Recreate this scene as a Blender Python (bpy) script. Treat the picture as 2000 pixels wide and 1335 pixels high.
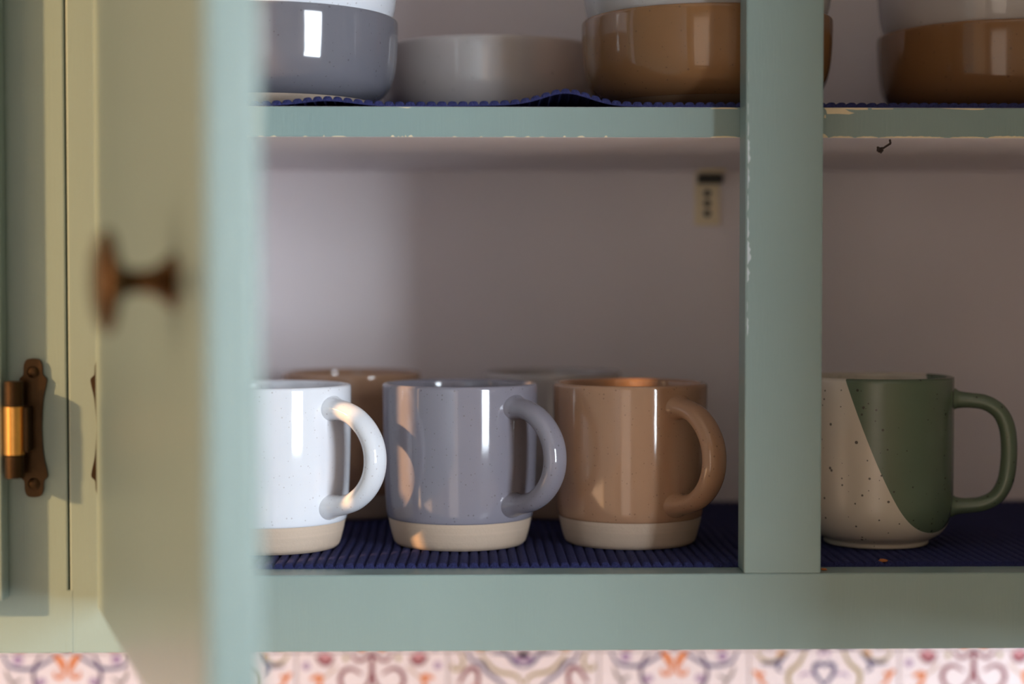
import bpy, bmesh, math, random
from mathutils import Vector, Matrix
random.seed(7)
for o in list(bpy.data.objects): bpy.data.objects.remove(o, do_unlink=True)
SC = bpy.context.scene
COL = SC.collection
R = math.radians

# ------------------------------------------------------------------ camera
cd = bpy.data.cameras.new('camera'); cam = bpy.data.objects.new('camera', cd); COL.objects.link(cam)
cam.location = (0, -0.861, 1.6)
cam.rotation_euler = (R(90 - 1.89), 0, R(-1.4))
cd.sensor_width = 36; cd.lens = 61.2; cd.clip_start = 0.02
cd.dof.use_dof = True; cd.dof.focus_distance = 0.903; cd.dof.aperture_fstop = 2.9
SC.camera = cam

# ------------------------------------------------------------------ world, sun, window light, exposure
SC.view_settings.view_transform = 'Standard'; SC.view_settings.look = 'None'
SC.view_settings.gamma = 1.0; SC.view_settings.use_curve_mapping = False
SC.view_settings.exposure = 0.0
w = bpy.data.worlds.new('world'); SC.world = w; w.use_nodes = True
w.node_tree.nodes['Background'].inputs[0].default_value = (0.75, 0.85, 1.0, 1)
w.node_tree.nodes['Background'].inputs[1].default_value = 0.6

def light(name, kind, energy, col, loc, aim=None, size=None, angle=None):
    d = bpy.data.lights.new(name, kind); d.energy = energy; d.color = col
    o = bpy.data.objects.new(name, d); COL.objects.link(o); o.location = loc
    if aim is not None:
        o.rotation_euler = Vector(aim).to_track_quat('-Z', 'Y').to_euler()
    if size: d.shape = 'RECTANGLE'; d.size, d.size_y = size
    if angle: d.angle = angle
    return o
# low warm sun through the small window in the left wall
light('sun', 'SUN', 5.8, (1.0, 0.56, 0.24), (-3, -1.7, 3.1), (1.0, 0.56, -0.50), angle=R(2.2))
# cool daylight through the blind of the window behind the camera, to the right
W1 = Vector((1.75, -1.95, 1.66))
light('daylight_window', 'AREA', 88, (0.80, 0.90, 1.0), W1, (-1.75, 1.95, -0.12), (0.74, 1.00))
# evening light through the large window further along the left wall
light('evening_window', 'AREA', 6.6, (1.0, 0.57, 0.25), (-0.97, -0.64, 1.66), (1.0, 0.0, 0), (0.6, 1.2))
# added lamp behind the camera, standing in for a bright wall the glazes mirror
light('bright_wall_fill', 'AREA', 3.6, (1.0, 0.80, 0.66), (-0.42, -2.44, 1.25), (0, 1, 0), (0.62, 1.5))
try:
    SC.cycles.use_denoising = True
    SC.cycles.sample_clamp_indirect = 6.0
    SC.cycles.caustics_refractive = False
    SC.cycles.max_bounces = 10; SC.cycles.diffuse_bounces = 5; SC.cycles.glossy_bounces = 4
except Exception: pass

# ------------------------------------------------------------------ materials
def new_mat(name):
    m = bpy.data.materials.new(name); m.use_nodes = True
    return m, m.node_tree.nodes, m.node_tree.links, m.node_tree.nodes['Principled BSDF']
def rgba(c): return (c[0], c[1], c[2], 1)
def paint(name, col, rough=0.4, var=0.06, scale=(20, 20, 20), bump=0.0, bscale=200, metal=0.0, spec=0.5, bstretch=(1, 1, 1)):
    """plain coat: colour with slight uneven tone, roughness and fine relief"""
    m, n, l, b = new_mat(name)
    tc = n.new('ShaderNodeTexCoord'); mp = n.new('ShaderNodeMapping'); mp.inputs['Scale'].default_value = scale
    l.new(tc.outputs['Object'], mp.inputs[0])
    nz = n.new('ShaderNodeTexNoise'); nz.inputs['Scale'].default_value = 1; nz.inputs['Detail'].default_value = 4
    l.new(mp.outputs[0], nz.inputs['Vector'])
    mx = n.new('ShaderNodeMix'); mx.data_type = 'RGBA'
    mx.inputs[6].default_value = rgba([c * (1 - var) for c in col]); mx.inputs[7].default_value = rgba([min(1, c * (1 + var)) for c in col])
    l.new(nz.outputs[0], mx.inputs[0]); l.new(mx.outputs[2], b.inputs['Base Color'])
    b.inputs['Roughness'].default_value = rough; b.inputs['Metallic'].default_value = metal
    b.inputs['Specular IOR Level'].default_value = spec
    if bump:
        m2 = n.new('ShaderNodeMapping'); m2.inputs['Scale'].default_value = [bscale * k for k in bstretch]
        l.new(tc.outputs['Object'], m2.inputs[0])
        n2 = n.new('ShaderNodeTexNoise'); n2.inputs['Scale'].default_value = 1; n2.inputs['Detail'].default_value = 3
        l.new(m2.outputs[0], n2.inputs['Vector'])
        bp = n.new('ShaderNodeBump'); bp.inputs['Strength'].default_value = bump; bp.inputs['Distance'].default_value = 0.001
        l.new(n2.outputs[0], bp.inputs['Height']); l.new(bp.outputs[0], b.inputs['Normal'])
    return m
def speckle(n, l, vec, scale, lim):
    """round dark specks of iron in a glaze: 1 on a speck"""
    v = n.new('ShaderNodeTexVoronoi'); v.inputs['Scale'].default_value = scale; v.inputs['Randomness'].default_value = 1
    l.new(vec, v.inputs['Vector'])
    lt = n.new('ShaderNodeMath'); lt.operation = 'LESS_THAN'; l.new(v.outputs['Distance'], lt.inputs[0])
    sp = n.new('ShaderNodeSeparateColor'); l.new(v.outputs['Color'], sp.inputs[0])
    ml = n.new('ShaderNodeMath'); ml.operation = 'MULTIPLY'; l.new(sp.outputs[0], ml.inputs[0]); l.new(sp.outputs[1], ml.inputs[1])
    m2 = n.new('ShaderNodeMath'); m2.operation = 'MULTIPLY'; l.new(ml.outputs[0], m2.inputs[0]); m2.inputs[1].default_value = lim
    l.new(m2.outputs[0], lt.inputs[1])
    return lt.outputs[0]
def glaze(name, col, speck=(0.05, 0.04, 0.04), lim=0.22, sc=260, rough=0.07, amount=0.4, split=None):
    m, n, l, b = new_mat(name)
    tc = n.new('ShaderNodeTexCoord')
    nz = n.new('ShaderNodeTexNoise'); nz.inputs['Scale'].default_value = 35; nz.inputs['Detail'].default_value = 3
    l.new(tc.outputs['Object'], nz.inputs['Vector'])
    mx = n.new('ShaderNodeMix'); mx.data_type = 'RGBA'
    mx.inputs[6].default_value = rgba([c * .94 for c in col]); mx.inputs[7].default_value = rgba([min(1, c * 1.06) for c in col])
    l.new(nz.outputs[0], mx.inputs[0]); base = mx.outputs[2]
    if split:                                   # second glaze beyond a slanting dip line
        c2, (k0, kx, ky) = split
        sx = n.new('ShaderNodeSeparateXYZ'); l.new(tc.outputs['Object'], sx.inputs[0])
        ax = n.new('ShaderNodeMath'); ax.operation = 'MULTIPLY_ADD'; l.new(sx.outputs[0], ax.inputs[0]); ax.inputs[1].default_value = kx; ax.inputs[2].default_value = k0
        ay = n.new('ShaderNodeMath'); ay.operation = 'MULTIPLY_ADD'; l.new(sx.outputs[1], ay.inputs[0]); ay.inputs[1].default_value = ky; l.new(ax.outputs[0], ay.inputs[2])
        lt = n.new('ShaderNodeMath'); lt.operation = 'LESS_THAN'; l.new(sx.outputs[2], lt.inputs[0]); l.new(ay.outputs[0], lt.inputs[1])
        m3 = n.new('ShaderNodeMix'); m3.data_type = 'RGBA'; l.new(lt.outputs[0], m3.inputs[0]); l.new(base, m3.inputs[6]); m3.inputs[7].default_value = rgba(c2)
        base = m3.outputs[2]
    s = speckle(n, l, tc.outputs['Object'], sc, lim)
    am = n.new('ShaderNodeMath'); am.operation = 'MULTIPLY'; l.new(s, am.inputs[0]); am.inputs[1].default_value = amount
    m4 = n.new('ShaderNodeMix'); m4.data_type = 'RGBA'; l.new(am.outputs[0], m4.inputs[0]); l.new(base, m4.inputs[6]); m4.inputs[7].default_value = rgba(speck)
    l.new(m4.outputs[2], b.inputs['Base Color'])
    b.inputs['Roughness'].default_value = rough; b.inputs['IOR'].default_value = 1.55
    n2 = n.new('ShaderNodeTexNoise'); n2.inputs['Scale'].default_value = 60; n2.inputs['Detail'].default_value = 1
    l.new(tc.outputs['Object'], n2.inputs['Vector'])
    bp = n.new('ShaderNodeBump'); bp.inputs['Strength'].default_value = 0.12; bp.inputs['Distance'].default_value = 0.0006
    l.new(n2.outputs[0], bp.inputs['Height']); l.new(bp.outputs[0], b.inputs['Normal'])
    return m

M = {}
M['teal'] = paint('sage_teal_paint', (0.222, 0.302, 0.288), 0.33, 0.05, (18, 18, 5), 0.09, 900, bstretch=(1, 1, 0.08))
M['interior'] = paint('white_interior_paint', (0.84, 0.77, 0.785), 0.55, 0.04, (6, 6, 6), 0.08, 350)
M['chip'] = paint('old_cream_paint', (0.72, 0.60, 0.40), 0.6, 0.1, (200, 200, 200))
M['worn'] = paint('rubbed_pale_paint', (0.52, 0.58, 0.62), 0.5, 0.2, (300, 300, 300))
M['dark_gap'] = paint('dark_joint', (0.05, 0.05, 0.04), 0.8)
M['white_glaze'] = glaze('white_glaze', (0.74, 0.75, 0.80), (0.35, 0.3, 0.3), 0.34, 560)
M['gray_glaze'] = glaze('gray_glaze', (0.245, 0.232, 0.280), (0.07, 0.05, 0.05), 0.34, 560)
M['light_gray_glaze'] = glaze('light_gray_glaze', (0.50, 0.46, 0.45), (0.1, 0.08, 0.08), 0.18, 240)
M['gray_bowl_glaze'] = glaze('shaded_gray_glaze', (0.145, 0.140, 0.162), (0.05, 0.04, 0.04), 0.30, 450)  # gray glaze darkened to imitate weaker light on the upper shelf
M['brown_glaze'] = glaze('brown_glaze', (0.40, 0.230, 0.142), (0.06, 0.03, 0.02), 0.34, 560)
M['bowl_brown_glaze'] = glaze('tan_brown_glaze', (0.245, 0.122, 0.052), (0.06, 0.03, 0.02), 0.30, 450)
M['green_cream_glaze'] = glaze('green_and_cream_glaze', (0.105, 0.142, 0.092), (0.03, 0.025, 0.02), 0.32, 300, 0.27, 0.85,
                               split=((0.60, 0.53, 0.44), (0.048 + 1.57 * 0.0415, -2.35, 1.57)))
M['green_glaze'] = glaze('green_glaze', (0.105, 0.142, 0.092), (0.03, 0.025, 0.02), 0.32, 300, 0.27, 0.8)
M['clay'] = paint('bare_stoneware', (0.56, 0.43, 0.33), 0.75, 0.10, (12, 12, 900), 0.15, 600)
M['dark_clay'] = paint('dark_stoneware', (0.20, 0.115, 0.06), 0.6, 0.1, (12, 12, 900), 0.1, 600)
M['mat'] = paint('navy_ribbed_fabric', (0.028, 0.031, 0.112), 0.85, 0.45, (900, 260, 900), 0.9, 1600, spec=0.2)
M['brass'] = paint('aged_brass', (0.62, 0.33, 0.09), 0.32, 0.2, (120, 120, 120), 0.1, 400, metal=1)
M['bronze'] = paint('dark_bronze', (0.055, 0.033, 0.017), 0.42, 0.35, (90, 90, 90), 0.15, 300, metal=1)
M['knob'] = paint('oil_rubbed_bronze', (0.10, 0.052, 0.020), 0.26, 0.3, (90, 90, 90), 0.1, 300, metal=1)
M['steel'] = paint('cream_coated_steel', (0.85, 0.72, 0.50), 0.4)
M['black_steel_and_shade'] = paint('blackened_steel_and_shade', (0.03, 0.03, 0.028), 0.5)
M['tile'] = paint('white_tile_glaze', (0.79, 0.725, 0.76), 0.22, 0.03)
M['grout'] = paint('pale_grout', (0.62, 0.57, 0.56), 0.8)
M['wall'] = paint('warm_wall_paint', (0.55, 0.42, 0.29), 0.7, 0.05, (3, 3, 3), 0.1, 200)
M['ceiling'] = paint('ceiling_paint', (0.70, 0.68, 0.64), 0.8)
M['floor'] = paint('floor_boards', (0.33, 0.21, 0.12), 0.45, 0.2, (3, 30, 1))
M['counter'] = paint('pale_worktop', (0.82, 0.80, 0.78), 0.35, 0.04, (60, 60, 60))
M['white_wood'] = paint('white_woodwork', (0.75, 0.73, 0.70), 0.5)
M['lint'] = paint('dark_lint', (0.05, 0.035, 0.03), 0.9)
M['crumb'] = paint('orange_crumb', (0.42, 0.13, 0.03), 0.8)
INK = {}
for k, c in {'violet': (0.13, 0.085, 0.16), 'navy': (0.09, 0.085, 0.20), 'lav': (0.40, 0.29, 0.45), 'orange': (0.68, 0.20, 0.04), 'amber': (0.66, 0.37, 0.20),
             'maroon': (0.22, 0.05, 0.07), 'rose': (0.55, 0.26, 0.29), 'olive': (0.34, 0.27, 0.10), 'grey': (0.24, 0.20, 0.20), 'tan': (0.52, 0.37, 0.27)}.items():
    INK[k] = paint('ink_' + k, c, 0.25, 0.12, (150, 150, 150))

# ------------------------------------------------------------------ geometry helpers
def link_mesh(name, bm, mats, parent=None, smooth=False):
    me = bpy.data.meshes.new(name); bm.normal_update(); bm.to_mesh(me); bm.free()
    for m in (mats if isinstance(mats, (list, tuple)) else [mats]): me.materials.append(m)
    if smooth:
        for p in me.polygons: p.use_smooth = True
    o = bpy.data.objects.new(name, me); COL.objects.link(o)
    if parent is not None: o.parent = parent
    return o
def empty(name, loc=(0, 0, 0), rz=0):
    o = bpy.data.objects.new(name, None); COL.objects.link(o); o.location = loc; o.rotation_euler = (0, 0, rz)
    o.empty_display_size = 0.02
    return o
def tag(o, label=None, cat=None, group=None, kind=None):
    if label: o['label'] = label
    if cat: o['category'] = cat
    if group: o['group'] = group
    if kind: o['kind'] = kind
    return o
def box_bm(lo, hi, bev=0.0, seg=2, bm=None):
    bm2 = bmesh.new()
    bmesh.ops.create_cube(bm2, size=1)
    for v in bm2.verts:
        v.co = Vector([lo[i] + (v.co[i] + 0.5) * (hi[i] - lo[i]) for i in range(3)])
    if bev: bmesh.ops.bevel(bm2, geom=bm2.edges[:], offset=bev, segments=seg, affect='EDGES', profile=0.6)
    if bm is None: return bm2
    me = bpy.data.meshes.new('tmp'); bm2.to_mesh(me); bm2.free(); bm.from_mesh(me); bpy.data.meshes.remove(me)
    return bm
def box(name, lo, hi, mat, parent=None, bev=0.0, seg=2):
    return link_mesh(name, box_bm(lo, hi, bev, seg), mat, parent)
def lathe_bm(prof, n=96, closed_top=False):
    """prof: list of (r, z); r = 0 closes"""
    bm = bmesh.new(); rings = []
    for r, z in prof:
        if r < 1e-7: rings.append([bm.verts.new((0, 0, z))])
        else: rings.append([bm.verts.new((r * math.cos(2 * math.pi * i / n), r * math.sin(2 * math.pi * i / n), z)) for i in range(n)])
    for a, b in zip(rings, rings[1:]):
        for i in range(n):
            j = (i + 1) % n
            if len(a) == 1: bm.faces.new((a[0], b[j], b[i]))
            elif len(b) == 1: bm.faces.new((a[i], a[j], b[0]))
            else: bm.faces.new((a[i], a[j], b[j], b[i]))
    bmesh.ops.recalc_face_normals(bm, faces=bm.faces[:])
    return bm
def smooth_pts(pts, k=6):
    """Catmull-Rom through the points (any dimension)"""
    out = []
    P = [pts[0]] + list(pts) + [pts[-1]]
    for i in range(1, len(P) - 2):
        p0, p1, p2, p3 = P[i - 1], P[i], P[i + 1], P[i + 2]
        for s in range(k):
            t = s / k
            out.append(tuple(0.5 * (2 * b + (c - a) * t + (2 * a - 5 * b + 4 * c - d) * t * t + (3 * b - a - 3 * c + d) * t ** 3)
                             for a, b, c, d in zip(p0, p1, p2, p3)))
    out.append(tuple(pts[-1]))
    return out
def sweep_bm(path, n=20, bm=None):
    """path: list of (x, z, half_width_y, half_thickness); a tube lying in the xz plane"""
    bm = bm or bmesh.new(); rings = []
    for i, (x, z, hw, ht) in enumerate(path):
        a = path[max(0, i - 1)]; b = path[min(len(path) - 1, i + 1)]
        t = Vector((b[0] - a[0], 0, b[1] - a[1])).normalized(); nn = Vector((-t.z, 0, t.x))
        rings.append([bm.verts.new(Vector((x, 0, z)) + nn * (ht * math.cos(2 * math.pi * k / n)) + Vector((0, hw * math.sin(2 * math.pi * k / n), 0))) for k in range(n)])
    for a, b in zip(rings, rings[1:]):
        for k in range(n): bm.faces.new((a[k], a[(k + 1) % n], b[(k + 1) % n], b[k]))
    bm.faces.new(rings[0][::-1]); bm.faces.new(rings[-1])
    bmesh.ops.recalc_face_normals(bm, faces=bm.faces[:])
    return bm
def cyl_bm(r, p0, p1, n=24, bm=None, r2=None):
    bm = bm or bmesh.new(); p0 = Vector(p0); p1 = Vector(p1); d = (p1 - p0)
    q = d.to_track_quat('Z', 'Y').to_matrix().to_4x4(); q.translation = (p0 + p1) / 2
    bmesh.ops.create_cone(bm, cap_ends=True, segments=n, radius1=r, radius2=r if r2 is None else r2, depth=d.length, matrix=q)
    return bm
def prism_bm(poly, y0, y1):
    """poly in xz extruded along y, front edge softened"""
    bm = bmesh.new()
    a = [bm.verts.new((x, y0, z)) for x, z in poly]; b = [bm.verts.new((x, y1, z)) for x, z in poly]
    n = len(poly)
    bm.faces.new(a); bm.faces.new(b[::-1])
    for i in range(n): bm.faces.new((a[i], b[i], b[(i + 1) % n], a[(i + 1) % n]))
    bmesh.ops.recalc_face_normals(bm, faces=bm.faces[:])
    return bm

# ------------------------------------------------------------------ room
YW = 0.306                       # wall surface behind the tiles
tag(box('floor', (-1.1, -2.5, -0.05), (2.5, 0.4, 0.0), M['floor']), kind='structure')
tag(box('ceiling', (-1.1, -2.5, 2.5), (2.5, 0.4, 2.55), M['ceiling']), kind='structure')
wb = tag(box('wall_back', (-1.1, YW, 0), (2.5, YW + 0.08, 2.5), M['grout']), kind='structure')
tag(box('wall_front', (-1.1, -2.58, 0), (2.5, -2.5, 2.5), M['wall']), kind='structure')
tag(box('wall_right', (2.5, -2.5, 0), (2.58, YW, 2.5), M['wall']), kind='structure')
bm = bmesh.new()                 # left wall; unseen window opening shaped to trim the sun and light the worktop
for lo, hi in (((-1.1, -2.5, 0), (-1.02, YW, 1.1)), ((-1.1, -2.5, 2.35), (-1.02, YW, 2.5)), ((-1.1, -2.5, 1.5), (-1.02, -0.555, 2.35)), ((-1.1, -2.5, 1.1), (-1.02, -1.0, 1.5)), ((-1.1, -0.06, 1.1), (-1.02, YW, 2.35))):
    box_bm(lo, hi, bm=bm)
tag(link_mesh('wall_left', bm, M['wall']), kind='structure')
# window behind the camera, with its blind
win = tag(empty('window_1', (0, 0, 0)), kind='structure')
ang = math.atan2(1.75, 1.95)
win.location = W1; win.rotation_euler = (0, 0, ang)
bm = bmesh.new()
for lo, hi in (((-0.46, -0.06, -0.70), (-0.37, 0.03, 0.70)), ((0.37, -0.06, -0.70), (0.46, 0.03, 0.70)), ((-0.46, -0.06, 0.50), (0.46, 0.03, 0.72)), ((-0.49, -0.06, -0.72), (0.49, 0.06, -0.50))):
    box_bm(lo, hi, bm=bm)
link_mesh('window_frame', bm, M['white_wood'], win)
slat = box_bm((-0.37, -0.019, -0.0012), (0.37, 0.019, 0.0012)); sl = None
for i in range(18):
    z = 0.48 - i * 0.045
    if sl is None: sl = link_mesh('blind_slat', slat, M['white_wood'], win); o = sl
    else: o = sl.copy(); COL.objects.link(o); o.parent = win
    o.location = (0, 0.055, z); o.rotation_euler = (R(-14), 0, 0)
# white door added behind the camera for reflections in the glazes
dr = tag(empty('added_door', (-0.42, -2.5, 0)), kind='structure')
box('door_leaf', (-0.40, 0.0, 0.005), (0.40, 0.025, 2.02), M['white_wood'], dr, 0.002)
for a, b in ((-0.33, -0.04), (0.04, 0.33)): box('door_panel', (a, 0.025, 0.12), (b, 0.034, 0.42), M['white_wood'], dr, 0.006)
bm = bmesh.new()
for lo, hi in (((-0.48, 0, 0), (-0.405, 0.035, 2.10)), ((0.405, 0, 0), (0.48, 0.035, 2.10)), ((-0.405, 0, 2.025), (0.405, 0.035, 2.10))): box_bm(lo, hi, bm=bm)
link_mesh('door_frame', bm, M['white_wood'], dr)
# worktop below, out of the picture but throwing light up
wt = tag(empty('worktop', (0, 0, 0)), kind='structure')
box('worktop_slab', (-1.02, -0.36, 0.88), (2.5, YW, 0.92), M['counter'], wt, 0.003)
box('base_unit', (-1.02, -0.32, 0.0), (2.5, YW, 0.88), M['teal'], wt)

# ------------------------------------------------------------------ backsplash tiles with printed ornament
TP = 0.1015
def stroke(bm, pts, wd, mi, y=-0.0063):
    """ribbon through pts (u, v in metres), tapering at both ends"""
    pts = smooth_pts(pts, 6); n = len(pts); L = []
    for i, (u, v) in enumerate(pts):
        a = pts[max(0, i - 1)]; b = pts[min(n - 1, i + 1)]
        t = Vector((b[0] - a[0], b[1] - a[1]))
        t = t.normalized() if t.length > 1e-9 else Vector((1, 0))
        h = wd * (0.35 + 0.65 * math.sin(math.pi * (0.08 + 0.84 * i / (n - 1)))) / 2
        L.append((bm.verts.new((u - t.y * h, y, v + t.x * h)), bm.verts.new((u + t.y * h, y, v - t.x * h))))
    for a, b in zip(L, L[1:]):
        f = bm.faces.new((a[0], a[1], b[1], b[0])); f.material_index = mi
def blot(bm, u, v, ru, rv, mi, y=-0.0062, n=14):
    f = bm.faces.new([bm.verts.new((u + ru * math.cos(2 * math.pi * k / n), y, v + rv * math.sin(2 * math.pi * k / n))) for k in range(n)]); f.material_index = mi
INKS = list(INK.keys()); II = {k: i for i, k in enumerate(INKS)}
PX = TP / 295
def P(dx, y): return (dx * PX, 0.0505 - (y - 1269) * PX)
DES = {
 'A': dict(s=[('violet', 7, [(-50, 1270), (-60, 1290), (-65, 1310), (-60, 1332), (-42, 1350), (-20, 1358)]),
              ('navy', 7, [(-125, 1268), (-112, 1292), (-86, 1299), (-60, 1296), (-35, 1282), (-15, 1270)]),
              ('orange', 13, [(-25, 1266), (-17, 1278), (-9, 1290), (-7, 1303)]), ('orange', 7, [(-6, 1296), (-6, 1308), (-13, 1316), (-23, 1313), (-24, 1304)]),
              ('grey', 6, [(-118, 1300), (-114, 1314), (-104, 1326), (-86, 1317)]), ('grey', 6, [(-104, 1326), (-100, 1345), (-112, 1360)]),
              ('violet', 5, [(-60, 1376), (-30, 1366), (0, 1380)]), ('maroon', 6, [(-120, 1390), (-90, 1372), (-70, 1392)])],
           b=[('lav', -95, 1281, 11, 10), ('lav', -50, 1324, 9, 8)]),
 'C': dict(s=[('maroon', 8, [(0, 1270), (0, 1285), (0, 1304), (-8, 1332), (-30, 1352)]), ('maroon', 7, [(-40, 1272), (-28, 1286), (-12, 1281), (-2, 1272)]),
              ('maroon', 8, [(-20, 1312), (-40, 1301), (-56, 1307), (-62, 1325), (-52, 1343), (-30, 1352)]), ('maroon', 9, [(-108, 1276), (-98, 1289), (-84, 1291), (-74, 1278)]),
              ('orange', 10, [(-120, 1321), (-104, 1317), (-94, 1320)]), ('orange', 9, [(-98, 1319), (-103, 1334), (-112, 1348)]), ('tan', 4, [(-94, 1320), (-78, 1306), (-68, 1296)]),
              ('violet', 5, [(-140, 1360), (-110, 1380), (-80, 1372)])],
           b=[('rose', -91, 1280, 15, 10), ('olive', -51, 1281, 5, 6), ('lav', -128, 1296, 8, 8)]),
 'D': dict(s=[('navy', 8, [(0, 1300), (-14, 1294), (-24, 1284), (-32, 1274), (-62, 1271)]), ('olive', 7, [(-2, 1334), (-16, 1316), (-48, 1309), (-66, 1296), (-84, 1274)]),
              ('navy', 7, [(-110, 1268), (-100, 1286), (-82, 1292), (-70, 1310), (-42, 1332), (-30, 1350)]), ('maroon', 9, [(-88, 1340), (-90, 1306), (-108, 1304), (-126, 1332)]),
              ('olive', 6, [(-124, 1268), (-117, 1288), (-126, 1304), (-138, 1302), (-138, 1292)]), ('rose', 6, [(-92, 1330), (-104, 1346), (-124, 1340)])],
           b=[('lav', -9, 1284, 10, 10), ('lav', 0, 1276, 12, 6)]),
 'B': dict(s=[('navy', 9, [(0, 1340), (-18, 1316), (-18, 1300), (-7, 1296), (0, 1302)]), ('olive', 8, [(-36, 1268), (-50, 1296), (-68, 1312), (-70, 1334), (-58, 1352)]),
              ('olive', 6, [(-134, 1272), (-120, 1288), (-98, 1290), (-70, 1270)]), ('navy', 7, [(-124, 1294), (-104, 1296), (-88, 1290), (-72, 1276)]),
              ('navy', 6, [(-84, 1290), (-92, 1304), (-82, 1312)]), ('orange', 9, [(-139, 1309), (-128, 1318), (-118, 1314)]), ('orange', 7, [(-128, 1318), (-124, 1330), (-112, 1340)]),
              ('lav', 5, [(-20, 1318), (-40, 1316), (-48, 1324)])],
           b=[('amber', -84, 1277, 9, 8), ('lav', -7, 1276, 5, 6)]),
}
PAT = {}
for k, d in DES.items():
    bm = bmesh.new()
    for ci, (ink, wd, pts) in enumerate(d['s']):
        for sx in (-1, 1):
            for sz in (-1, 1):
                stroke(bm, [(P(x, y)[0] * sx, P(x, y)[1] * sz) for x, y in pts], wd * PX, II[ink], y=-0.0065 - ci * 0.00002)
    for ink, x, y, rx, ry in d['b']:
        for sx in (-1, 1):
            for sz in (-1, 1): blot(bm, P(x, y)[0] * sx, P(x, y)[1] * sz, rx * PX, ry * PX, II[ink])
    me = bpy.data.meshes.new('printed_ornament'); 
    # keep inside the tile
    for v in bm.verts: v.co.x = max(-0.0502, min(0.0502, v.co.x)); v.co.z = max(-0.0502, min(0.0502, v.co.z))
    bm.to_mesh(me); bm.free()
    for q in INKS: me.materials.append(INK[q])
    PAT[k] = me
h = TP / 2 - 0.00035
bm = box_bm((-h, -0.006, -h), (h, 0, h), 0.0007, 1)
tme = bpy.data.meshes.new('tile'); bm.to_mesh(tme); bm.free(); tme.materials.append(M['tile'])
seq = 'DABC'
for row in range(4):
    for i in range(-5, 8):
        t = bpy.data.objects.new('tile', tme); COL.objects.link(t); t.parent = wb
        t.location = (0.0360 + i * TP, YW, 1.3035 - (row - 1) * TP)
        p = bpy.data.objects.new('printed_ornament', PAT[seq[(i + (2 if (row - 1) % 2 else 0)) % 4]]); COL.objects.link(p); p.parent = t

# ------------------------------------------------------------------ wall cabinets
XL, XR = -0.1979, 0.510          # outer sides of the open cabinet
S1, S2 = (0.1368, 0.1753), (0.4715, 0.510)
S0 = (XL + 0.0004, -0.1594)
ZB, ZF, ZT = 1.4177, 1.4560, 2.15
YB = 0.280
cab = tag(empty('wall_cabinet', (0.156, 0, ZB)), 'sage green wall cabinet with open shelves of mugs and bowls', 'cabinet')
def cpart(o, parent=None):
    """parent without moving (geometry is in world coordinates)"""
    p = parent or cab
    o.parent = p; o.matrix_parent_inverse = Matrix.Translation(-p.location) if p.rotation_euler.z == 0 else p.matrix_world.inverted()
    return o
for a, b in (S0, S1, S2):
    cpart(box('stile', (a, 0.0, ZF if (a, b) == S1 else ZB), (b, 0.020, ZT), M['teal'], None, 0.0009))
cpart(box('rail', (S0[1], 0.0, ZB), (S2[0], 0.020, ZF), M['teal'], None, 0.0009))
cpart(box('rail', (S0[1], 0.0, ZT - 0.05), (S2[0], 0.020, ZT), M['teal'], None, 0.0009))
cpart(box('bottom_panel', (XL + 0.018, 0.020, ZF - 0.018), (XR - 0.018, YB, ZF - 0.0005), M['interior']))
cpart(box('top_panel', (XL + 0.018, 0.020, ZT - 0.018), (XR - 0.018, YB, ZT), M['interior']))
cpart(box('side_panel', (XL + 0.0004, 0.020, ZB), (XL + 0.018, YB, ZT), M['interior']))
cpart(box('side_panel', (XR - 0.018, 0.020, ZB), (XR, YB, ZT), M['interior']))
cpart(box('back_panel', (XL + 0.0004, YB, ZB), (XR, YB + 0.006, ZT), M['interior']))
ZS0, ZS1 = 1.6742, 1.6896
bm = box_bm((XL + 0.0185, 0.0205, ZS0), (XR - 0.0185, YB - 0.0005, ZS1), 0.0007, 2)
bm.normal_update()
for f in bm.faces: f.material_index = 1 if f.normal.y < -0.3 else 0
shelf = cpart(link_mesh('shelf', bm, [M['interior'], M['teal']]))
cpart(box('shelf', (XL + 0.0185, 0.0205, 1.93), (XR - 0.0185, YB - 0.0005, 1.946), M['interior']))  # unseen upper shelf, added to block light

# chipped and rubbed paint: thin flakes of the older coat, on the front edge of the shelf and the stile
def flake(bm, x0, x1, z0, z1, y, jag=0.25, n=None):
    n = n or max(3, int((x1 - x0) / 0.0012))
    top = []; bot = []
    for i in range(n + 1):
        x = x0 + (x1 - x0) * i / n; e = 0.25 + 0.75 * math.sin(math.pi * i / n) ** 0.5
        top.append((x, z0 + (z1 - z0) * e * (1 - jag * random.random()))); bot.append((x, z0))
    f = bm.faces.new([bm.verts.new((x, y, z)) for x, z in bot] + [bm.verts.new((x, y, z)) for x, z in top[::-1]])
ye = 0.0204
bm = bmesh.new()
x = -0.15
while x < 0.085:
    L = random.uniform(0.0005, 0.004) * (1 if random.random() < .7 else 2)
    if random.random() < 0.62: flake(bm, x, x + L, ZS0 + 0.0001, ZS0 + random.uniform(0.0006, 0.0014), ye, 0.5)
    x += L + random.uniform(0.0004, 0.009) * (0.5 if -0.06 < x < 0.06 else 1)
flake(bm, 0.122, 0.136, ZS0 + 0.0001, ZS0 + 0.001, ye); flake(bm, 0.122, 0.136, ZS1 - 0.0009, ZS1 - 0.0001, ye)
x = 0.1775
for L, hgt in ((0.0042, 0.0026), (0.012, 0.0012), (0.011, 0.0010), (0.033, 0.0011), (0.018, 0.0009), (0.022, 0.0014), (0.02, 0.0012), (0.03, 0.0013)):
    flake(bm, x, x + L, ZS0 + 0.0001, ZS0 + hgt, ye, 0.35); x += L + random.uniform(0.0006, 0.0035)
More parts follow.
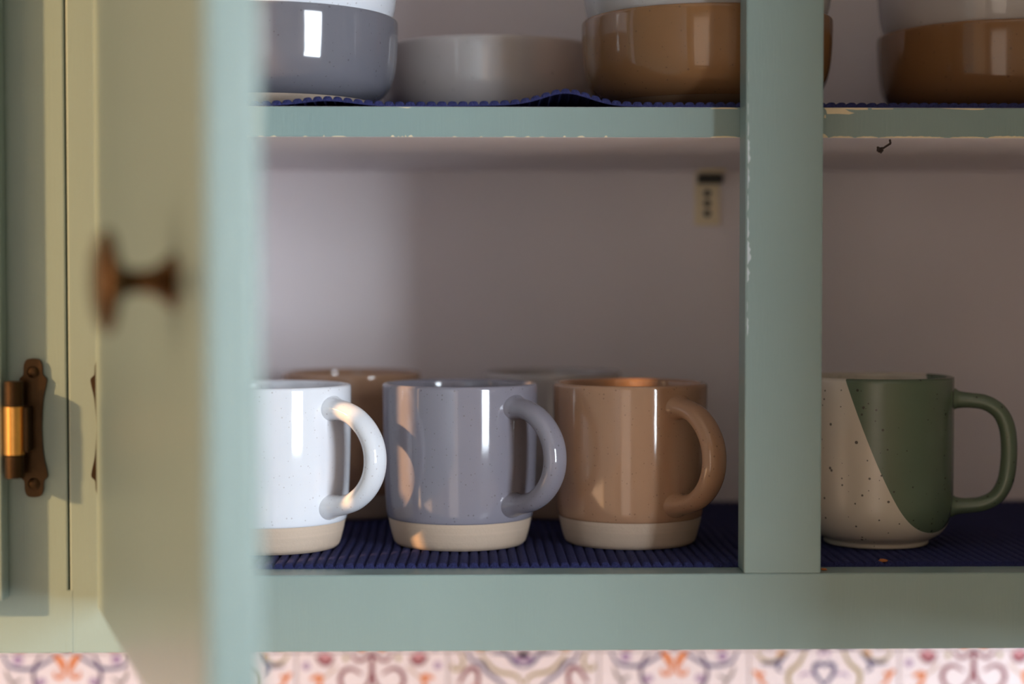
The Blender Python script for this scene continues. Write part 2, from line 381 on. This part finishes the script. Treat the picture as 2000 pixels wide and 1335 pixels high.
for pts in ([(0.1797, 0), (0.2020, 0.0001), (0.2022, -0.0009), (0.1962, -0.0010), (0.1905, -0.0006), (0.1925, -0.0018), (0.1952, -0.0026), (0.1925, -0.0033), (0.1868, -0.0030), (0.1812, -0.0031), (0.1808, -0.0012)],
            [(0.1800, -0.0034), (0.1806, -0.0036), (0.1808, -0.0052), (0.1797, -0.0050)],
            [(0.204, -0.0002), (0.215, -0.0002), (0.215, -0.0006), (0.204, -0.0007)], [(0.239, -0.0001), (0.262, -0.0001), (0.261, -0.0007), (0.256, -0.0009), (0.246, -0.0005)],
            [(-0.036, -0.0002), (-0.029, -0.0002), (-0.031, -0.0007)]):
    bm.faces.new([bm.verts.new((u, ye, ZS1 - 0.0002 + v)) for u, v in pts])
bmesh.ops.recalc_face_normals(bm, faces=bm.faces[:])
ch = cpart(link_mesh('chipped_paint', bm, M['chip'])); tag(ch, kind='stuff'); ch.parent = shelf; ch.matrix_parent_inverse = Matrix.Identity(4)
stile_mid = [o for o in cab.children if o.name.startswith('stile')]
stile_mid = min(stile_mid, key=lambda o: abs(sum(v.co.x for v in o.data.vertices) / len(o.data.vertices) - 0.156))
bm = bmesh.new(); z = 1.560
random.seed(3)
def zflake(xa, wdt, z0, z1):
    n = max(4, int((z1 - z0) / 0.0015)); a = []; b = []
    for i in range(n + 1):
        zz = z0 + (z1 - z0) * i / n; e = math.sin(math.pi * i / n) ** 0.4 if 0 < i < n else 0.1
        a.append((xa + 0.0002 * random.random(), zz)); b.append((xa + wdt * e * random.uniform(0.45, 1), zz))
    bm.faces.new([bm.verts.new((x, -0.00012, zz)) for x, zz in a] + [bm.verts.new((x, -0.00012, zz)) for x, zz in b[::-1]])
for z0, z1, wdt in ((1.601, 1.609, 0.0017), (1.6095, 1.622, 0.0024), (1.6225, 1.634, 0.0013), (1.636, 1.645, 0.0008), (1.647, 1.659, 0.0012), (1.6595, 1.672, 0.0018), (1.6725, 1.681, 0.0009), (1.683, 1.690, 0.0007), (1.574, 1.584, 0.0011), (1.586, 1.592, 0.0006), (1.699, 1.706, 0.0006)):
    zflake(0.1376, wdt, z0, z1)
bmesh.ops.recalc_face_normals(bm, faces=bm.faces[:])
wn = tag(link_mesh('rubbed_edge', bm, M['worn'], stile_mid), kind='stuff')

# angle bracket under the shelf, on the back of the cabinet
br = tag(cpart(link_mesh('bracket', box_bm((0.1475, YB - 0.003, 1.6388), (0.1638, YB, ZS0 - 0.0002), 0.0004, 1, box_bm((0.1475, YB - 0.030, ZS0 - 0.0024), (0.1638, YB - 0.0005, ZS0 - 0.0003), 0.0004, 1)), M['steel'])), 'cream metal angle bracket')
box_bm_ = box_bm((0.1490, YB - 0.010, ZS0 - 0.0085), (0.1650, YB - 0.002, ZS0 - 0.0026), 0.0005, 1)
q = link_mesh('leg_shade', box_bm_, M['black_steel_and_shade'], br)  # dark block stands in for the shadow on the bracket's level leg
for zz in (1.6465, 1.6530, 1.6595):
    bm = cyl_bm(0.0024, (0.1556, YB - 0.0036, zz), (0.1556, YB - 0.0022, zz), 16)
    link_mesh('screw', bm, M['black_steel_and_shade'], br)

# left neighbour: closed door, same frame
cab2 = tag(empty('wall_cabinet', (-0.365, 0, ZB)), 'closed sage green cabinet with brass hinge beside the open one', 'cabinet')
XA = -0.530
bm = None
cpart(box('stile', (-0.2350, 0.0, ZB), (XL - 0.0004, 0.020, ZT), M['teal'], None, 0.0009), cab2)
cpart(box('stile', (XA, 0.0, ZB), (XA + 0.037, 0.020, ZT), M['teal'], None, 0.0009), cab2)
cpart(box('rail', (XA + 0.037, 0.0, ZB), (-0.2350, 0.020, ZF), M['teal'], None, 0.0009), cab2)
cpart(box('rail', (XA + 0.037, 0.0, ZT - 0.05), (-0.2350, 0.020, ZT), M['teal'], None, 0.0009), cab2)
cpart(box('carcass', (XA, 0.020, ZB + 0.005), (XL - 0.0004, YB + 0.006, ZT), M['interior']), cab2)
cpart(box('door', (-0.500, -0.0115, 1.4455), (-0.2272, -0.0002, ZT - 0.03), M['teal'], None, 0.002, 3), cab2)
# the joint between the two frames is a real gap of 0.8 mm, filled at its foot
cpart(box('filler', (XL - 0.0016, -0.00012, ZB + 0.0006), (XL + 0.0016, 0.012, 1.449), M['teal']), cab2)

# hinges -------------------------------------------------------------
def leaf_poly(mx=1):
    half = [(0.0000, 0.0341), (0.0030, 0.0336), (0.0044, 0.0310), (0.0046, 0.0275), (0.0050, 0.0258), (0.0066, 0.0240), (0.0062, 0.0205), (0.0050, 0.0150), (0.0043, 0.0080), (0.0040, 0.0)]
    half = smooth_pts(half, 3)
    right = half + [(x, -z) for x, z in half[-2::-1]]
    return [(x * mx, z) for x, z in right] + [(-x * mx, z) for x, z in right[-2:0:-1]]
def hinge(parent, x, z, bx, by, mirror=1):
    bm = prism_bm(leaf_poly(), -0.0022, -0.0001)
    for v in bm.verts: v.co.x += x; v.co.z += z
    hg = cpart(link_mesh('hinge', bm, M['bronze']), parent)
    def sub(nm, b, m, sm=False):
        o = link_mesh(nm, b, m, hg, sm); return o
    # knuckles of the barrel
    for z0, z1, m, r in ((-0.0235, -0.0128, M['bronze'], 0.0046), (-0.0122, 0.0112, M['brass'], 0.0049), (0.0118, 0.0235, M['bronze'], 0.0046)):
        b = cyl_bm(r, (bx, by, z + z0), (bx, by, z + z1), 28)
        sub('knuckle', b, m)
    for s in (1, -1):
        b = bmesh.new(); bmesh.ops.create_uvsphere(b, u_segments=14, v_segments=8, radius=0.0030)
        for v in b.verts: v.co = Vector((x + v.co.x, -0.0022 + v.co.y * 0.45, z + s * 0.0275 + v.co.z))
        sub('screw', b, M['bronze'], True)
    b = box_bm((min(x, bx), by - 0.001, z - 0.011), (max(x, bx), -0.001, z + 0.011), 0.0006, 1)
    sub('wrap', b, M['bronze'])
    return hg
hinge(cab2, -0.2142, 1.5296, -0.2212, -0.0115)
hinge(cab, -0.1795, 1.5296, -0.1722, -0.0062)
hinge(cab, 0.4960, 1.5296, 0.4870, -0.0062)

# doors of the open cabinet -------------------------------------------
def door(name_parent, ox, oy, a, wd, flip, z0=1.4432):
    """outer face starts at (ox, oy) and runs wd towards the room; a = angle from straight out"""
    th = 0.0175
    t = Vector((math.sin(a), -math.cos(a), 0)); n = Vector((math.cos(a), math.sin(a), 0)) * (1 if not flip else -1)
    bm = box_bm((0, 0, z0), (wd, th, ZT - 0.03), 0.0030, 4)
    for v in bm.verts: v.co = Vector((ox, oy, 0)) + t * v.co.x + n * v.co.y + Vector((0, 0, v.co.z))
    bmesh.ops.recalc_face_normals(bm, faces=bm.faces[:])
    d = cpart(link_mesh('door', bm, M['teal']), cab)
    prof = [(0.0, 0.0), (0.0092, 0.0), (0.0094, 0.0008), (0.0086, 0.0022), (0.0064, 0.0044), (0.0046, 0.0075), (0.0040, 0.0115), (0.0044, 0.0150), (0.0070, 0.0176), (0.0125, 0.0190), (0.0160, 0.0200), (0.0172, 0.0214), (0.0168, 0.0232), (0.0140, 0.0252), (0.0085, 0.0270), (0.0, 0.0278)]
    prof = smooth_pts(prof, 4); prof[-1] = (0.0, 0.0278); prof = [(max(r, 0.0), z) if 0 < i < len(prof) - 1 else (0.0, z) for i, (r, z) in enumerate(prof)]
    b = lathe_bm([p for i, p in enumerate(prof) if i in (0, len(prof) - 1) or p[0] > 1e-5], 40)
    base = Vector((ox, oy, 0)) + t * (wd - 0.062) + Vector((0, 0, 1.601))
    ax = -n; m4 = ax.to_track_quat('Z', 'Y').to_matrix().to_4x4(); m4.translation = base
    b.transform(m4)
    kn = link_mesh('knob', b, M['knob'], d, True); kn['label'] = 'round dark bronze door knob'
    return d
door(cab, -0.1797, -0.021, R(17.5), 0.335, False)
door(cab, 0.4920, -0.021, R(-18), 0.330, True, 1.405)  # unseen right door, hung low so window light cannot pass beneath

# ------------------------------------------------------------------ ribbed liner mats
def mat_mesh(name, x0, x1, y0, y1, z, pitch, bumps=(), amp=0.0019, base=0.0007):
    n = int((x1 - x0) / pitch); per = 8; nx = n * per; ny = 44
    verts = []; faces = []
    prof = [0.0, 0.70, 0.93, 0.99, 1.0, 0.99, 0.93, 0.70]
    for j in range(ny + 1):
        fy = j / ny; y = y0 + (y1 - y0) * fy
        for i in range(nx + 1):
            x = x0 + pitch * i / per
            zz = z + base + amp * prof[i % per]
            lift = 0
            for bx, sx, hh, sy in bumps: lift += hh * math.exp(-((x - bx) / sx) ** 2) * math.exp(-((y - y0) / sy) ** 2)
            wob = 0.0004 * math.sin(x * 57 + y * 40) + 0.0006 * math.sin(y * 23 + x * 9)
            verts.append((x + wob, y + (0.0005 * math.sin(x * 130) if j == 0 else 0), zz + lift))
    W_ = nx + 1
    for j in range(ny):
        for i in range(nx): faces.append((j * W_ + i, j * W_ + i + 1, (j + 1) * W_ + i + 1, (j + 1) * W_ + i))
    # underside, closed along the front edge
    o0 = len(verts)
    for j in (0, ny):
        for i in range(nx + 1):
            v = verts[j * W_ + i]; lift = max(0, v[2] - z - base - amp * prof[i % per])
            verts.append((v[0], v[1], z + lift + 0.0001))
    for i in range(nx):
        faces.append((o0 + i, o0 + i + 1, i + 1, i)); faces.append((ny * W_ + i, ny * W_ + i + 1, o0 + W_ + i + 1, o0 + W_ + i))
    me = bpy.data.meshes.new(name); me.from_pydata(verts, [], faces); me.materials.append(M['mat'])
    for p in me.polygons: p.use_smooth = True
    o = bpy.data.objects.new(name, me); COL.objects.link(o)
    return o
tag(mat_mesh('shelf_mat', XL + 0.020, XR - 0.020, 0.0205, YB - 0.004, ZF - 0.0005, 0.0052), 'navy ribbed liner mat under the mugs on the cabinet floor', 'mat')
tag(mat_mesh('shelf_mat', XL + 0.020, XR - 0.020, 0.0215, YB - 0.004, ZS1, 0.0052, ((-0.072, 0.018, 0.0026, 0.022), (0.049, 0.017, 0.0066, 0.035), (0.02, 0.02, 0.0006, 0.05))),
    'navy ribbed liner mat with a buckled edge under the bowls', 'mat')
ZM = ZF - 0.0005 + 0.0026      # top of the mat ridges
ZMS = ZS1 + 0.0026

# ------------------------------------------------------------------ mugs
MP = [(0.0352, 0.0006), (0.0362, 0.0018), (0.0372, 0.0050), (0.0386, 0.0105), (0.0394, 0.0150)]
def mug_meshes():
    base = lathe_bm(smooth_pts([(0.0, 0.0012), (0.030, 0.0012), (0.0312, 0.0), (0.0342, 0.0)] + MP, 4)[0:], 96)
    g = [(0.0389, 0.0146), (0.0397, 0.0150), (0.0402, 0.0163), (0.0408, 0.0210), (0.0415, 0.032), (0.0421, 0.048), (0.0425, 0.066), (0.0427, 0.082), (0.0427, 0.0860),
         (0.0423, 0.0874), (0.0412, 0.0880), (0.0398, 0.0876), (0.0391, 0.0862), (0.0388, 0.080), (0.0382, 0.050), (0.0370, 0.020), (0.0345, 0.0095), (0.028, 0.0065), (0.0, 0.006)]
    pts = smooth_pts(g, 3); pts = [p for p in pts if p[0] > 1e-5][:-1] + [(0.0, 0.006)]
    body = lathe_bm(pts, 112)
    path = [(0.0365, 0.0765, 0.0095, 0.0080), (0.0415, 0.0763, 0.0090, 0.0072), (0.0450, 0.0760, 0.0078, 0.0058), (0.0505, 0.0752, 0.0072, 0.0052), (0.0575, 0.0725, 0.0071, 0.0051), (0.0645, 0.0667, 0.0071, 0.0051), (0.0692, 0.0590, 0.0071, 0.0052),
            (0.0707, 0.0505, 0.0071, 0.0052), (0.0692, 0.0420, 0.0071, 0.0052), (0.0645, 0.0343, 0.0071, 0.0051), (0.0575, 0.0286, 0.0071, 0.0051), (0.0500, 0.0258, 0.0072, 0.0052), (0.0445, 0.0248, 0.0078, 0.0058), (0.0400, 0.0243, 0.0090, 0.0072), (0.0355, 0.0242, 0.0094, 0.0080)]
    handle = sweep_bm(smooth_pts(path, 5), 28)
    out = []
    for nm, bm in (('base', base), ('body', body), ('handle', handle)):
        me = bpy.data.meshes.new(nm); bm.to_mesh(me); bm.free()
        for p in me.polygons: p.use_smooth = True
        out.append((nm, me))
    return out
MM = mug_meshes()
def mug(x, y, z, rot, mat, label, group='stoneware mugs with bare clay base', scl=1.0):
    e = empty('mug', (x, y, z), rot); e.scale = (scl,) * 3
    for nm, me in MM:
        m2 = me.copy(); m2.materials.append(M['clay'] if nm == 'base' else mat)
        o = bpy.data.objects.new(nm, m2); COL.objects.link(o); o.parent = e
        if nm == 'base': o['label'] = 'bare clay band round the foot'
    tag(e, label, 'mug', group)
    return e
# handle points right and towards the room: angle measured from +x
mug(-0.1070, 0.0845, ZM, R(-35), M['white_glaze'], 'glossy white mug with bare clay base, half hidden by the open door')
mug(-0.0053, 0.0955, ZM, R(-45), M['gray_glaze'], 'glossy slate gray mug between the white and brown mugs in front')
mug(0.0888, 0.0985, ZM, R(-57), M['brown_glaze'], 'glossy brown mug in front, beside the green upright frame post')
mug(-0.0732, 0.2210, ZM, R(60), M['brown_glaze'], 'brown mug at the back, behind the white and gray mugs')
mug(0.0514, 0.2210, ZM, R(75), M['light_gray_glaze'], 'pale gray mug at the back, behind the gray and brown mugs')

# two-tone mug
e = empty('mug', (0.2240, 0.0905, ZM), R(-13.2))
g = [(0.0, 0.0022), (0.0235, 0.0022), (0.0245, 0.0), (0.0275, 0.0), (0.0284, 0.0010), (0.0284, 0.0026), (0.0300, 0.0036), (0.0345, 0.0062), (0.0382, 0.0110), (0.0404, 0.0175), (0.0413, 0.026), (0.0415, 0.040), (0.0415, 0.070), (0.0415, 0.0895),
     (0.0411, 0.0912), (0.0400, 0.0919), (0.0386, 0.0914), (0.0380, 0.0896), (0.0379, 0.070), (0.0379, 0.030), (0.0360, 0.016), (0.030, 0.0085), (0.0, 0.007)]
pts = smooth_pts(g, 3); pts = [(0.0, 0.0022)] + [p for p in pts if p[0] > 1e-4][:-1] + [(0.0, 0.007)]
link_mesh('body', lathe_bm(pts, 112), M['green_cream_glaze'], e, True)
path = [(0.0370, 0.0795, 0.0072, 0.0072), (0.0412, 0.0795, 0.0066, 0.0062), (0.0440, 0.0793, 0.0060, 0.0048), (0.0500, 0.0790, 0.0058, 0.0042), (0.0580, 0.0778, 0.0058, 0.0042), (0.0648, 0.0735, 0.0058, 0.0043), (0.0688, 0.0665, 0.0058, 0.0044), (0.0704, 0.0570, 0.0058, 0.0044),
        (0.0703, 0.0450, 0.0058, 0.0044), (0.0685, 0.0345, 0.0058, 0.0043), (0.0640, 0.0268, 0.0058, 0.0042), (0.0570, 0.0228, 0.0058, 0.0041), (0.0490, 0.0215, 0.0058, 0.0042), (0.0435, 0.0212, 0.0060, 0.0048), (0.0405, 0.0212, 0.0066, 0.0062), (0.0365, 0.0212, 0.0072, 0.0070)]
link_mesh('handle', sweep_bm(smooth_pts(path, 5), 28), M['green_glaze'], e, True)
tag(e, 'speckled two-tone mug, sage green and cream along a slanting line', 'mug')

# ------------------------------------------------------------------ bowls
def bowl_meshes():
    f = [(0.0, 0.0015), (0.040, 0.0015), (0.0412, 0.0), (0.0450, 0.0), (0.0462, 0.0008), (0.0505, 0.0036), (0.0540, 0.0062)]
    pts = smooth_pts(f, 4); foot = lathe_bm([(0.0, 0.0015)] + [p for p in pts if p[0] > 1e-4], 112)
    g = [(0.0536, 0.0060), (0.0546, 0.0063), (0.0590, 0.0090), (0.0628, 0.0130), (0.0652, 0.0180), (0.0667, 0.0245), (0.0676, 0.0330), (0.0680, 0.0430), (0.0680, 0.0485), (0.0676, 0.0500), (0.0665, 0.0507), (0.0653, 0.0502), (0.0648, 0.0488),
         (0.0642, 0.0330), (0.0620, 0.0190), (0.0560, 0.0105), (0.045, 0.0072), (0.0, 0.0062)]
    pts = smooth_pts(g, 4); pts = [p for p in pts if p[0] > 1e-4][:-1] + [(0.0, 0.0062)]
    body = lathe_bm(pts, 144)
    out = []
    for nm, bm in (('foot', foot), ('body', body)):
        me = bpy.data.meshes.new(nm); bm.to_mesh(me); bm.free()
        for p in me.polygons: p.use_smooth = True
        out.append((nm, me))
    return out
BM_ = bowl_meshes()
def bowl(x, y, z, mat, label, rot=0):
    e = empty('bowl', (x, y, z), rot)
    for nm, me in BM_:
        m2 = me.copy(); m2.materials.append((M['dark_clay'] if mat is M['bowl_brown_glaze'] else M['clay']) if nm == 'foot' else mat)
        o = bpy.data.objects.new(nm, m2); COL.objects.link(o); o.parent = e
    return tag(e, label, 'bowl', 'stoneware bowls on the upper shelf')
ST = 0.0352
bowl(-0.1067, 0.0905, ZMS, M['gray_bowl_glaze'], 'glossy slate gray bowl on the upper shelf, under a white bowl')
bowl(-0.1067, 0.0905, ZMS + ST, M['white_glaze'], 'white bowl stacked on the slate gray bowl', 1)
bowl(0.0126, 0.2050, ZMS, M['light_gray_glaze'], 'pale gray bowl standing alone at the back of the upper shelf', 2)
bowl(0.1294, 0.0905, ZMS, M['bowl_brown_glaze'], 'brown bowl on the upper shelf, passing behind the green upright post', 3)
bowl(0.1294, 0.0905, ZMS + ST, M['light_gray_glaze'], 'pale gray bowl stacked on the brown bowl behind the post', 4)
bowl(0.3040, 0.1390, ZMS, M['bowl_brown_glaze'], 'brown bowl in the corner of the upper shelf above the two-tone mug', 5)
bowl(0.3040, 0.1390, ZMS + ST, M['light_gray_glaze'], 'pale bowl stacked on the brown bowl above the two-tone mug', 6)

# ------------------------------------------------------------------ small bits
bm = bmesh.new()
pl = [(0.2149, 0.027, ZS0 - 0.0002), (0.2152, 0.0265, ZS0 - 0.0022), (0.2128, 0.026, ZS0 - 0.0037), (0.2108, 0.0255, ZS0 - 0.0050), (0.2085, 0.0255, ZS0 - 0.0056), (0.2092, 0.0255, ZS0 - 0.0066), (0.2112, 0.0255, ZS0 - 0.0056)]
for a, b in zip(pl, pl[1:]): cyl_bm(0.00055, a, b, 6, bm)
for s in range(14):
    c = Vector((0.2090 + random.uniform(-.0014, .0016), 0.0255 + random.uniform(-.0008, .0008), ZS0 - 0.0056 + random.uniform(-.0010, .0010)))
    d = Vector((random.uniform(-1, 1), random.uniform(-1, 1), random.uniform(-1, 1))).normalized() * 0.0011
    cyl_bm(0.00034, c - d, c + d, 5, bm)
tag(link_mesh('lint', bm, M['lint']), 'wisp of dark lint hanging under the shelf edge', 'lint')
def crumb(x, y, z, r, label, seed):
    random.seed(seed); b = bmesh.new(); bmesh.ops.create_icosphere(b, subdivisions=2, radius=r)
    for v in b.verts: v.co = v.co * random.uniform(0.75, 1.15); v.co.z *= 0.55; v.co.x *= 1.5
    for v in b.verts: v.co += Vector((x, y, z + r * 0.45))
    tag(link_mesh('crumb', b, M['crumb'], None, True), label, 'crumb')
crumb(0.2122, 0.0245, ZM - 0.0006, 0.0017, 'orange crumb on the mat in front of the two-tone mug', 1)
crumb(0.1785, 0.0085, ZF, 0.0012, 'tiny brown crumb in the corner beside the green post', 2)
